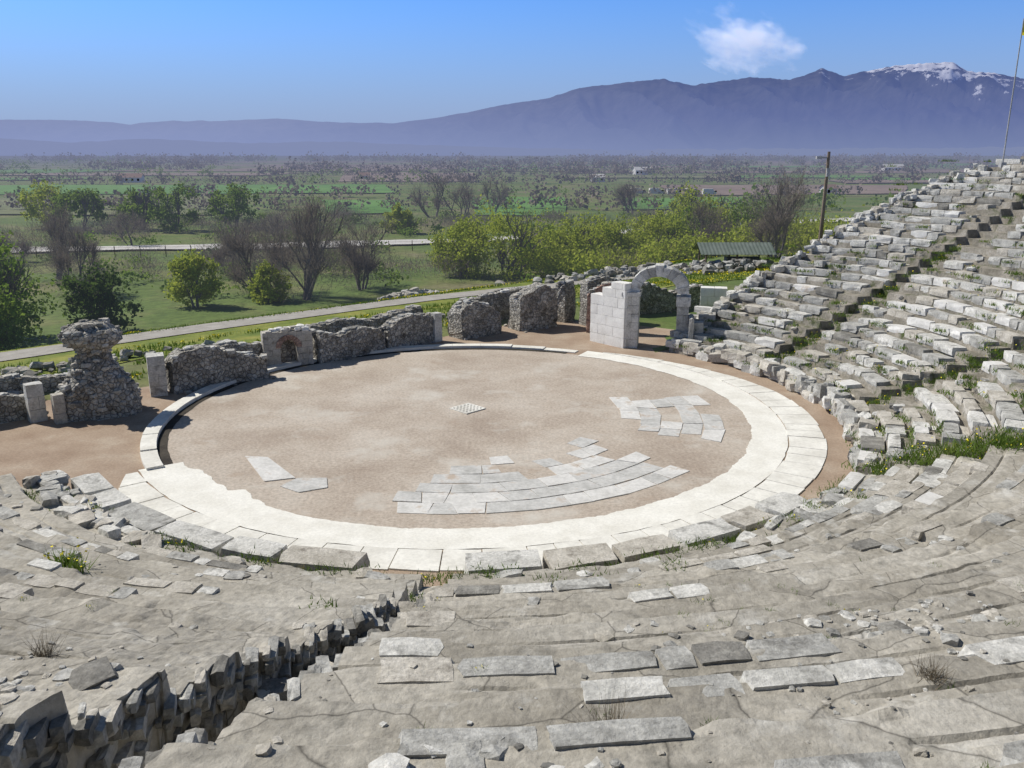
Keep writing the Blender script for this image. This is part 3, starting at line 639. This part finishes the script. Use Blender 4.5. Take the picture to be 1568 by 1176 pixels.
# ------------------------------------------------------------------ trees
def make_tree(name,loc,h,w,seed,kind,stems=1,dens=1.0,leaf=.3):
    rs=random.Random(seed);segs=[];tips=[]
    def grow(p,d,l,r,dep):
        q=p+d*l*.5;d2=(d+Vector((rs.gauss(0,.13),rs.gauss(0,.13),rs.gauss(0,.08)))).normalized();e=q+d2*l*.5
        segs.append((p,q,r,r*.85));segs.append((q,e,r*.85,r*.68))
        if dep<=2: tips.append((q,d2,l,dep))
        if dep==0: tips.append((e,d2,l,dep));return
        for i in range(rs.choice([3,3,4])):
            a=rs.uniform(0,6.283);sp=rs.uniform(.3,.9)
            nd=(d2+Vector((math.cos(a)*sp,math.sin(a)*sp,rs.uniform(-.1,.45)))).normalized()
            grow(e if i<2 else p.lerp(e,rs.uniform(.3,1)),nd,l*rs.uniform(.62,.85),r*.6,dep-1)
    for s in range(stems):
        a=rs.uniform(0,6.28);k=.0 if stems==1 else rs.uniform(.15,.9)
        grow(Vector((math.cos(a)*k*.3,math.sin(a)*k*.3,0)),Vector((math.cos(a)*k,math.sin(a)*k,1)).normalized(),(1.0 if stems==1 else rs.uniform(.3,.85)),.11 if stems==1 else .05,4 if stems<3 else 3)
    P=np.array([list(s[1]) for s in segs]);hh=np.percentile(P[:,2],99.5)*1.06;ww=np.percentile(np.hypot(P[:,0],P[:,1]),96)*2
    S=np.array([w/ww*.85,w/ww*.85,h/hh]);o=np.array(loc)
    mb=MB();k=h/hh
    for p,q,a,b in segs: tube(mb,o+np.array(p)*S,o+np.array(q)*S,max(a*k*.8,.022),max(b*k*.8,.016),5 if a>.04 else 3,0)
    n=int((62 if kind!='bare' else 90)*dens)
    v=rng.normal(size=(n,3));v/=np.linalg.norm(v,axis=1)[:,None];v*=rng.uniform(.2,1,(n,1))**.55
    lump_=1+.28*fbm(v[:,0]*1.6+seed,v[:,1]*1.6,v[:,2]*1.6,2)
    low=.52 if stems<3 else .44
    cc=o+v*lump_[:,None]*np.array([.46*w,.46*w,(1-low)*h*.93])+np.array([0,0,low*h])
    sg=.058*(w+h)/2*rng.uniform(.6,1.35,n)
    if kind=='bare':
        C=[];D=[];nt=max(2,int(6*dens*(1 if stems<3 else 1.4)))
        for p,d,l,dep in tips:
            c=o+np.array(p)*S;g=rng.normal(0,1,(nt,3))*np.array([.035*w,.035*w,.03*h]);C.append(c+g)
            dd=rng.normal(0,.5,(nt,3))+np.array(d)+np.array([0,0,.5]);D.append(dd/np.linalg.norm(dd,axis=1)[:,None]*rng.uniform(.06,.15,(nt,1))*h)
        per=16;C.append(np.repeat(cc,per,0)+rng.normal(size=(n*per,3))*np.repeat(sg,per)[:,None])
        dd=np.repeat(v,per,0)*.7+rng.normal(0,.4,(n*per,3))+np.array([0,0,.7]);D.append(dd/np.linalg.norm(dd,axis=1)[:,None]*rng.uniform(.07,.16,(n*per,1))*h)
        C=np.concatenate(C);D=np.concatenate(D);C[:,2]=np.maximum(C[:,2],o[2]+.1);blades(mb,C,D,.038,1)
    else:
        per=int(46*dens)
        C=np.repeat(cc,per,0)+rng.normal(size=(n*per,3))*np.repeat(sg,per)[:,None]*np.array([1.15,1.15,.8])
        C=C[C[:,2]>o[2]+.15]
        quads(mb,C,leaf,1,.8)
        j=rng.integers(0,len(cc),260);D=rng.normal(0,.3,(260,3))+v[j]*.8+np.array([0,0,.6]);D*=.09*h
        blades(mb,cc[j]+rng.normal(size=(260,3))*sg[j][:,None],D,.05,2)
        e=cc[j]+D; quads(mb,np.concatenate([e+rng.normal(0,.12,e.shape) for _ in range(2)]),leaf*.8,1,.8)
    lm={'bare':'twig','green':'leafg','yellow':'leafy','dark':'leafd'}[kind]
    return mb.obj(name,['bark',lm,'twig'])
def G(x,y): return (x,y,float(terrain(x,y))-.1)
TL=[('bare_tree',-22,88,10.5,11,'bare',5),('bare_tree',-27.5,92,8,9,'bare',5),('bare_tree',-17,95,8,8,'bare',5),
('bare_tree',-48,93,7.5,6,'bare',3),('bare_tree',-56,104,9,7,'bare',3),('bare_tree',-36,108,6.5,8,'bare',4),
('spring_tree',-31.5,84,6,4.5,'yellow',3),('spring_tree',-25,87,4,4,'yellow',3),('spring_tree',-0.5,105,9.2,14,'yellow',5),('spring_tree',-6.5,107,7.4,8,'yellow',4),
('spring_tree',9,110,7.6,10,'yellow',4),('spring_tree',14,112,7,9,'yellow',4),('spring_tree',20,114,7.4,9,'yellow',4),('spring_tree',27,122,10.5,10,'yellow',4),('green_tree',33,118,7.5,8,'green',3),('green_tree',24,118,7.5,8,'green',3),('green_tree',4,114,6.5,8,'green',3),
('bare_tree',28.5,92,9,9.5,'bare',5),('bare_tree',24,104,7,7,'bare',4),
('green_tree',-38.5,62,9.2,8,'green',2),('green_tree',-36.5,57,5.5,6,'green',3),('green_tree',-43,68,9,8,'green',3),('green_tree',-35,71,6.0,6,'dark',3),
('green_tree',-86,172,9,10,'green',2),('green_tree',-76,176,9,10,'green',3),('green_tree',-67,172,9.5,11,'green',3),('green_tree',-57,178,9,11,'green',3),('spring_tree',-96,178,9,10,'yellow',2),
('bare_tree',-12,205,10,14,'bare',4),('bare_tree',-19,212,11,13,'bare',4),('bare_tree',-5,224,9,10,'bare',3),
('bare_tree',-40,150,6,9,'bare',3),('spring_tree',-22,168,5,7,'yellow',3),
('bare_tree',30,215,8,12,'bare',4),('spring_tree',38,190,6,8,'yellow',3),('bare_tree',-70,120,6,7,'bare',3),('bare_tree',-63,142,6,8,'bare',3)]
for i,(n,x,y,h,w,k,s) in enumerate(TL):
    make_tree(n,G(x,y),h,w,100+i,k,s,dens=(1.45 if (x>-10 and k!='bare') else 1.1) if y<130 else .75,leaf=.27 if y<130 else .5)
def thicket(name,pts,mat,per=220,sz=.4,bare=True):
    mb=MB()
    for x,y,w,h in pts:
        z=float(terrain(x,y));n=int(per*w*h/9)
        c=rng.normal(0,1,(n,3))*np.array([w*.28,w*.28,h*.2])+np.array([x,y,z+h*.42]);c[:,2]=np.maximum(c[:,2],z)
        if bare:
            d=rng.normal(0,.5,(n,3))+np.array([0,0,.8]);d*=rng.uniform(.5,1.2,(n,1))*.35*h**.5;blades(mb,c,d,.055,0)
        else: quads(mb,c,sz,0,.8)
    return mb.obj(name,[mat])
def rp(n,xr,yr,wr,hr,f=None):
    o=[]
    while len(o)<n:
        x=rng.uniform(*xr);y=rng.uniform(*yr)
        if abs(x)>y*.68: continue
        if f is None or f(x,y): o.append((x,y,rng.uniform(*wr),rng.uniform(*hr)))
    return o
okr=lambda x,y: abs(y-np.interp(x,[-130,-77,-40,-10,20,60,140],[118,135,140,149,165,192,230]))>6 and not (-47<x<14 and 210<y<300 and (x<-27 or x>-9))
thicket('bare_thicket',rp(190,(-85,40),(98,205),(3,8),(1.5,4.2),lambda x,y:okr(x,y) and float(vn(x*.05,y*.05))>-.1),'twig',180)
thicket('green_shrubs',rp(120,(-85,60),(90,210),(2,5),(1,2.6),okr),'leafg',150,.35,False)
thicket('dark_shrubs',rp(35,(-85,60),(120,210),(2,6),(1.2,3),lambda x,y:okr(x,y) and float(vn(x*.04+5,y*.04))>0),'leafd',130,.4,False)
thicket('hedgerow',rp(95,(4,48),(99,112),(3,6),(2,4.4)),'leafy',260,.3,False)
def belt(name,rows,mat,sz):
    mb=MB()
    for (x0,x1,y,dep,h,dn) in rows:
        n=int(dn*(x1-x0));xx=rng.uniform(x0,x1,n);yy=y+rng.uniform(0,dep,n)+.03*xx
        ok=vn(xx*.012,yy*0+.3,y)>-.3;xx=xx[ok];yy=yy[ok]
        for a,b in zip(xx,yy):
            hh=h*rng.uniform(.45,1.1);k=24;c=rng.normal(0,1,(k,3))*np.array([hh*.26,hh*.26,hh*.19])+np.array([a,b,-5+hh*.45])
            quads(mb,c,sz*hh/9,0,.8)
    return mb.obj(name,[mat])
rows_b=[(-190,150,236,6,6,.45),(-210,190,306,6,6,.35),(-300,260,436,8,7,.42),(-420,420,600,10,9,.42),(-560,560,800,14,11,.4),(-800,800,1100,22,13,.35),(-1200,1200,1600,40,17,.3)]
belt('distant_bare_trees',rows_b,'twig',1.6)
belt('distant_green_trees',[(a,b,c+6,d,e*.8,f*.4) for a,b,c,d,e,f in rows_b]+[(-140,-50,195,15,6,.4),(60,150,230,12,7,.4)],'leafg',1.5)
# ------------------------------------------------------------------ grass, flowers
def gpos(n,f,xr,yr):
    o=np.empty((0,2))
    while len(o)<n:
        p=np.stack([rng.uniform(*xr,n),rng.uniform(*yr,n)],1);p=p[f(p[:,0],p[:,1])];o=np.concatenate([o,p])
    return o[:n]
def meadow(x,y):
    s=(x-CX)*ax[0]+(y-CY)*ax[1]
    near=(s>13.8)&(s<44)&~((s>24.6)&(s<30.2))
    r=np.hypot(x-CX,y-CY)
    return near&(r>16)&(np.abs(x)<y*.66)&(fbm(x*.25,y*.25,2,3)>-.2)
p=gpos(28000,meadow,(-45,45),(36,95));z=terrain(p[:,0],p[:,1])
c=np.column_stack([p,z-.02]);d=rng.normal(0,.07,(len(c),3));d[:,2]=rng.uniform(.1,.35,len(c))
mb=MB();blades(mb,c,d,.1,0);p2=c[(fbm(c[:,0]*.22,c[:,1]*.22,8,2)>.02)][:5500]
quads(mb,p2+np.array([0,0,.22]),.09,1,.9)
mb.obj('meadow_grass',['blade','flower'])
mb=MB()
def tuft(x,y,z,n,h,w,m=0,fl=0,spread=.1,fs=.045):
    c=np.column_stack([x+rng.normal(0,spread,n),y+rng.normal(0,spread,n),np.full(n,z-.02)])
    d=rng.normal(0,.35,(n,3));d[:,2]=rng.uniform(.5,1,n);d*=h;blades(mb,c,d,w,m)
    if fl:
        k=c[:fl]+d[:fl]*1.02;quads(mb,k,fs,1,1)
for i in range(260):
    t=rng.uniform(-140,-34);r=float(rng.choice([14.55,14.62,14.7,15.75,16.9,20.4]))+rng.normal(0,.06)
    if r>15 and rng.random()<.5: continue
    x=CX+r*math.cos(math.radians(t));y=CY+r*math.sin(math.radians(t));z=float(zB(np.array([r]),np.array([t]))[0]) if r>14.6 else .35
    tuft(x,y,z+.02,45,.15,.025,0,4 if rng.random()<.3 else 0,.16)
for i in range(520):
    t=rng.uniform(-31,45);r=R0+int(rng.integers(0,28))*.78+rng.normal(0,.06)
    if r>26 and rng.random()<.5: continue
    x=CX+r*math.cos(math.radians(t));y=CY+r*math.sin(math.radians(t));tuft(x,y,cone(r)-.15,34,.2,.035,0,3 if rng.random()<.3 else 0,.17)
for s in(-32,-4,24):
    for i in range(60 if s<24 else 25):
        r=rng.uniform(14.7,27);x=CX+r*math.cos(math.radians(s));y=CY+r*math.sin(math.radians(s));tuft(x,y,cone(r)-.5,35,.22,.03,0,3,.2)
for i in range(60):
    r=rng.uniform(14.7,26);t=-32.5+rng.normal(0,.8);x=CX+r*math.cos(math.radians(t));y=CY+r*math.sin(math.radians(t));tuft(x,y,cone(r)-.12,50,.3,.03,0,3,.25)
def onB(x,y):
    r=math.hypot(x-CX,y-CY);t=math.degrees(math.atan2(y-CY,x-CX));return float(zB(np.array([r]),np.array([t]))[0])
for i in range(110):
    x=rng.uniform(-8,8);y=rng.uniform(3.8,14)
    if -4.8<x<-1.5: continue
    tuft(x,y,onB(x,y),18,.09,.008,0,2 if rng.random()<.3 else 0,.04,.022)
tuft(-8.9,15.3,onB(-8.9,15.3),90,.42,.03,0,16,.12);tuft(-8.5,15.0,onB(-8.5,15.0),70,.4,.03,0,12,.1)
for x,y,h in((.75,5.6,.42),(.55,5.4,.35),(-1.15,6.2,.3),(1.5,7.6,.3),(-5.2,8.3,.4),(.9,5.2,.3),(3.6,6.4,.25)):
    tuft(x,y,onB(x,y),110,h,.006,2,0,.05)
mb.obj('weeds',['blade','flower','dry'])
# ------------------------------------------------------------------ poles, shelter, houses
p=empty('utility_pole');z=float(terrain(18.9,52.6))
mb=MB();tube(mb,(18.9,52.6,z-.3),(18.95,52.6,10.1),.14,.09,8);tube(mb,(19.0,52.75,z-.3),(18.98,52.65,8.6),.05,.05,6);mb.obj('post',['wood'],parent=p)
mb=MB();box(mb,(18.6,52.6,9.75),(.55,.08,.08),0,0);box(mb,(18.35,52.55,9.75),(.3,.22,.16),0,0);box(mb,(18.95,52.45,8.9),(.2,.14,.5),0,0)
mb.obj('lamp_and_bracket',['metal'],parent=p)
p=empty('flagpole')
mb=MB();tube(mb,(28.3,50.6,8.5),(28.3,50.6,17.2),.045,.03,8);box(mb,(28.3,50.6,9.3),(.3,.3,.4));mb.obj('pole',['metal'],parent=p)
mb=MB();u=np.linspace(0,1,10);U,W=np.meshgrid(u,u,indexing='ij');mb.add(np.stack([28.33+U*.9,50.6+.12*np.sin(U*8+W*2),17.1-W*.75-U*.25],-1),gridfaces(10,10));mb.obj('flag',['flower'],smooth=True,parent=p)
p=empty('open_shelter');hx,hy=21.0,81.0;hz=float(terrain(hx,hy))
mb=MB()
for a in(-2.9,0,2.9):
    for b in(-1.5,1.5): box(mb,(hx+a,hy+b,hz+.75),(.14,.14,1.6),0,0)
box(mb,(hx,hy-1.5,hz+1.6),(6.3,.12,.15),0,0)
for a in(-3.0,3.0):
    mb.add([(hx+a,hy-1.8,hz+1.55),(hx+a,hy+1.8,hz+1.55),(hx+a,hy,hz+2.35)],[(0,1,2)],0)
mb.obj('frame',['wood'],parent=p)
mb=MB();n=41;xx=np.linspace(-3.5,3.5,n);prof=[(-2.1,1.5),(0,2.42),(2.1,1.5)]
v=np.array([[ (hx+a,hy+b,hz+c+.03*(i%2)) for b,c in prof] for i,a in enumerate(xx)]);mb.add(v,gridfaces(n,3),0);mb.obj('roof',['roofg'],parent=p)
mb=MB();box(mb,(hx+1,hy+.4,hz+.5),(3.2,1.2,1.0));mb.obj('stacked_stone',['stone_d'],parent=p)
def house(x,y,w,d,h,rz,rm='roofr'):
    p=empty('farm_house');z=float(terrain(x,y));mb=MB();box(mb,(0,0,h/2),(w,d,h));
    mb.add([(-w/2,-d/2,h),(-w/2,d/2,h),(-w/2,0,h+d*.3)],[(0,1,2)]);mb.add([(w/2,-d/2,h),(w/2,d/2,h),(w/2,0,h+d*.3)],[(0,2,1)]);mb.obj('walls',['hwall'],parent=p)
    mb=MB();o=.5;k=d*.3/(d/2);v=[(a,b,h+.05+d*.3-abs(b)*k) for a in(-w/2-o,w/2+o) for b in(-d/2-o,0,d/2+o)];mb.add(v,gridfaces(2,3));mb.obj('roof',[rm],parent=p)
    mb=MB();
    for i in range(max(2,int(w/3))):
        box(mb,(-w/2+(i+.5)*w/max(2,int(w/3)),-d/2-.03,h*.5),(1.1,.08,1.2))
    mb.obj('windows',['black'],parent=p)
    p.location=(x,y,z);p.rotation_euler=(0,0,rz)
for a in((-205,470,12,6,2.8,.1),(-88,520,6,5,2.6,.2),(46,470,7,5,2.6,.1,'hwall'),(95,640,12,7,3.5,.2,'hwall'),(120,330,5,4,2.5,.3),(330,760,18,8,3.5,.1,'hwall')):
    house(*a)
def van(x,y,rz):
    p=empty('parked_van');z=float(terrain(x,y))+.1
    mb=MB();rock(mb,(-.6,0,1.55),(3.8,2.0,2.0),0,0,.0,.04,0);rock(mb,(1.9,0,1.25),(1.4,1.9,1.4),0,0,.0,.2,0);mb.obj('body',['hwall'],parent=p)
    mb=MB()
    for a in(-1.8,1.7):
        for b in(-.95,.95):tube(mb,(a,b-.1,.4),(a,b+.1,.4),.4,.4,10)
    box(mb,(2.2,0,1.65),(.85,1.93,.45));mb.obj('wheels_and_glass',['black'],parent=p);p.location=(x,y,z);p.rotation_euler=(0,0,rz)
for i in range(5): van(46+i*6.5,318+rng.uniform(-2,2),.1)
# ------------------------------------------------------------------ mountains
tab=[(-.9,.030),(-.64,.036),(-.565,.037),(-.475,.0358),(-.43,.0315),(-.38,.035),(-.315,.0355),(-.265,.038),(-.19,.033),(-.134,.033),(-.075,.040),(-.017,.051),(.04,.0597),(.076,.070),(.12,.075),(.17,.0794),(.20,.0737),(.23,.0773),(.265,.0822),(.31,.0794),(.343,.0906),(.368,.0822),(.397,.0892),(.433,.0949),(.47,.0967),(.488,.0970),(.506,.088),(.535,.0864),(.57,.0794),(.66,.075),(.95,.06)]
def mountain(name,tab,D0,DR,seed,matk,azr=(-.9,.95)):
    az=np.linspace(*azr,900);el=np.interp(az,[a for a,_ in tab],[b for _,b in tab])
    el=el+.0012*fbm(az*60,2.2+seed,0,4)+.0012*fbm(az*200,1,seed,3)*np.clip((az+.1)*3,0,1)
    u=np.linspace(0,1.15,70);A,U=np.meshgrid(az,u,indexing='ij');D=D0+U*(DR-D0)
    Hr=el[:,None]*DR+10
    Zm=Hr*np.where(U<=1,np.maximum(U,0)**1.15,1-(U-1)*2.5)
    X=A*D;rid=1-np.abs(fbm(X*.0014+U*.7,D*.0005,3+seed,5))*2
    Zm=Zm+(rid-.55)*.36*Hr*np.clip(U*(1-U)*4,0,1);Zm=np.minimum(Zm,Hr*D/DR*.995);Zm=np.where(np.abs(U-1)<.009,Hr,Zm);Zm[:,0]=-30
    mb=MB();mb.add(np.stack([X,D,Zm],-1),gridfaces(len(az),len(u)));return mb.obj(name,[matk],smooth=True)
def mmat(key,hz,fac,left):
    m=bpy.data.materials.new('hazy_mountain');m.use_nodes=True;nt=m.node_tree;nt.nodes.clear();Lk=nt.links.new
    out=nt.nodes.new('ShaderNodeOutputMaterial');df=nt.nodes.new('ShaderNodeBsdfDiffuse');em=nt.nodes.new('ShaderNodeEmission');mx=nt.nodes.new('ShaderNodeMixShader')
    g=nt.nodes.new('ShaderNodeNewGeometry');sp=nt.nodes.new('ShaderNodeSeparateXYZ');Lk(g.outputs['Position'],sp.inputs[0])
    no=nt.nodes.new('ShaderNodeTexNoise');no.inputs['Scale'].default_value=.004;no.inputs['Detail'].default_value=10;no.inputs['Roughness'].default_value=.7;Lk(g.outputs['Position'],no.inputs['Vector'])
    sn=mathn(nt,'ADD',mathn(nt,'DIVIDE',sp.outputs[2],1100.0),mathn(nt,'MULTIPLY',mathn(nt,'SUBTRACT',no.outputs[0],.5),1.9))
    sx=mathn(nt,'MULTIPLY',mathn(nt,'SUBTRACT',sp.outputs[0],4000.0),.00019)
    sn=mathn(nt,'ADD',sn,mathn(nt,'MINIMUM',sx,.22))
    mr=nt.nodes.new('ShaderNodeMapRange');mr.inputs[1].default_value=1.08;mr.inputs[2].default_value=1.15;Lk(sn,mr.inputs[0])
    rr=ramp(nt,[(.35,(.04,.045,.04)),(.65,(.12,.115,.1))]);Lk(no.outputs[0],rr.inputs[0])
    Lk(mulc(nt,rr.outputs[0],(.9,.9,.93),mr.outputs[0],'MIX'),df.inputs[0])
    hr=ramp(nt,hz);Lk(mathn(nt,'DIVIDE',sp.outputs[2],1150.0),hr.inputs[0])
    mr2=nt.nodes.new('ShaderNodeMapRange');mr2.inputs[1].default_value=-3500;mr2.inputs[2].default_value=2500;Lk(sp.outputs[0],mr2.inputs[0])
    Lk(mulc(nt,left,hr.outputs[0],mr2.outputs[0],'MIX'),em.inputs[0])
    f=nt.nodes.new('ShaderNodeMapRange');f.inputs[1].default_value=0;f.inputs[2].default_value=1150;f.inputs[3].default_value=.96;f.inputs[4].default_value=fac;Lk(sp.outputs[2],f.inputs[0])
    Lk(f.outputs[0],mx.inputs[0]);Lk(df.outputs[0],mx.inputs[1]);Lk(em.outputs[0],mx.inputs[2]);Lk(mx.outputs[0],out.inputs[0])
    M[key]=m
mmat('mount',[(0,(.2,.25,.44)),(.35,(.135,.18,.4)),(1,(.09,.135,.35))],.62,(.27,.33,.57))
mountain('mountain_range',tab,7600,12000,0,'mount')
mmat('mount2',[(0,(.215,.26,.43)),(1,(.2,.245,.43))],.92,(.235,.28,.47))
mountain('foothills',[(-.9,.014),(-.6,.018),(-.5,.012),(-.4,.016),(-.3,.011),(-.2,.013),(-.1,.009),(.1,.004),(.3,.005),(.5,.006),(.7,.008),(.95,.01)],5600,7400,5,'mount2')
# ------------------------------------------------------------------ cloud (volume)
m=bpy.data.materials.new('cloud_volume');m.use_nodes=True;nt=m.node_tree;nt.nodes.clear();Lk=nt.links.new
out=nt.nodes.new('ShaderNodeOutputMaterial');pv=nt.nodes.new('ShaderNodeVolumePrincipled')
tc=nt.nodes.new('ShaderNodeTexCoord');no=nt.nodes.new('ShaderNodeTexNoise');no.inputs['Scale'].default_value=2.0;no.inputs['Detail'].default_value=6;no.inputs['Roughness'].default_value=.65;Lk(tc.outputs['Object'],no.inputs['Vector'])
ln=nt.nodes.new('ShaderNodeVectorMath');ln.operation='LENGTH';Lk(tc.outputs['Object'],ln.inputs[0])
dn=mathn(nt,'SUBTRACT',mathn(nt,'ADD',mathn(nt,'MULTIPLY',no.outputs[0],3.2),-.94),ln.outputs['Value'])
dn=mathn(nt,'MAXIMUM',dn,0.0);dn=mathn(nt,'MULTIPLY',dn,.024)
Lk(dn,pv.inputs['Density']);pv.inputs['Color'].default_value=(.98,.98,1,1);pv.inputs['Anisotropy'].default_value=.2
pv.inputs['Emission Color'].default_value=(.58,.64,.85,1);Lk(mathn(nt,'MULTIPLY',dn,.5),pv.inputs['Emission Strength'])  # added glow stands in for sunlight scattered repeatedly inside the cloud
Lk(pv.outputs[0],out.inputs['Volume']);M['cloud']=m
bpy.ops.mesh.primitive_ico_sphere_add(subdivisions=3,radius=1,location=(822,3216,392));o=bpy.context.object;o.name='cloud';o.scale=(240,120,125);o.rotation_euler=(0,.25,0);o.data.materials.append(m)
# ------------------------------------------------------------------ light
SA=math.radians(155);EL=math.radians(45)
S=Vector((math.cos(SA)*math.cos(EL),math.sin(SA)*math.cos(EL),math.sin(EL)))
l=bpy.data.lights.new('sun','SUN');l.energy=5.0;l.angle=math.radians(.53);l.color=(1,.955,.88);o=bpy.data.objects.new('sun',l);o.rotation_euler=S.to_track_quat('Z','Y').to_euler();sc.collection.objects.link(o)
w=bpy.data.worlds.new('World');sc.world=w;w.use_nodes=True;nt=w.node_tree;nt.nodes.clear();Lk=nt.links.new
out=nt.nodes.new('ShaderNodeOutputWorld');bg=nt.nodes.new('ShaderNodeBackground');sky=nt.nodes.new('ShaderNodeTexSky');sky.sky_type='NISHITA';sky.sun_disc=False
sky.sun_elevation=EL;sky.sun_rotation=math.atan2(S.x,S.y);sky.air_density=1.0;sky.dust_density=.4;sky.ozone_density=2.0
bg.inputs[1].default_value=.09
tc=nt.nodes.new('ShaderNodeTexCoord');sp=nt.nodes.new('ShaderNodeSeparateXYZ');Lk(tc.outputs['Generated'],sp.inputs[0])
mr=nt.nodes.new('ShaderNodeMapRange');mr.interpolation_type='SMOOTHSTEP';mr.inputs[1].default_value=.0;mr.inputs[2].default_value=.19;mr.inputs[3].default_value=.92;mr.inputs[4].default_value=.0;Lk(sp.outputs[2],mr.inputs[0])
tint=mulc(nt,sky.outputs[0],(.56,.98,1.72),1.0)
mr3=nt.nodes.new('ShaderNodeMapRange');mr3.inputs[1].default_value=.24;mr3.inputs[2].default_value=.5;Lk(sp.outputs[2],mr3.inputs[0])
hi=mulc(nt,sky.outputs[0],(.62,.6,.56),1.0)
up=mulc(nt,tint,hi,mr3.outputs[0],'MIX')
Lk(mulc(nt,up,(3.4,4.2,6.7),mr.outputs[0],'MIX'),bg.inputs[0]);Lk(bg.outputs[0],out.inputs[0])
# ------------------------------------------------------------------ camera
c=bpy.data.cameras.new('camera');c.sensor_width=36;c.lens=29.85;c.clip_end=30000;c.clip_start=.05
o=bpy.data.objects.new('camera',c);o.location=(0,0,10);o.rotation_euler=(math.radians(90-15.2),0,0);sc.collection.objects.link(o);sc.camera=o
sc.view_settings.view_transform='Standard';sc.view_settings.look='None';sc.view_settings.exposure=0
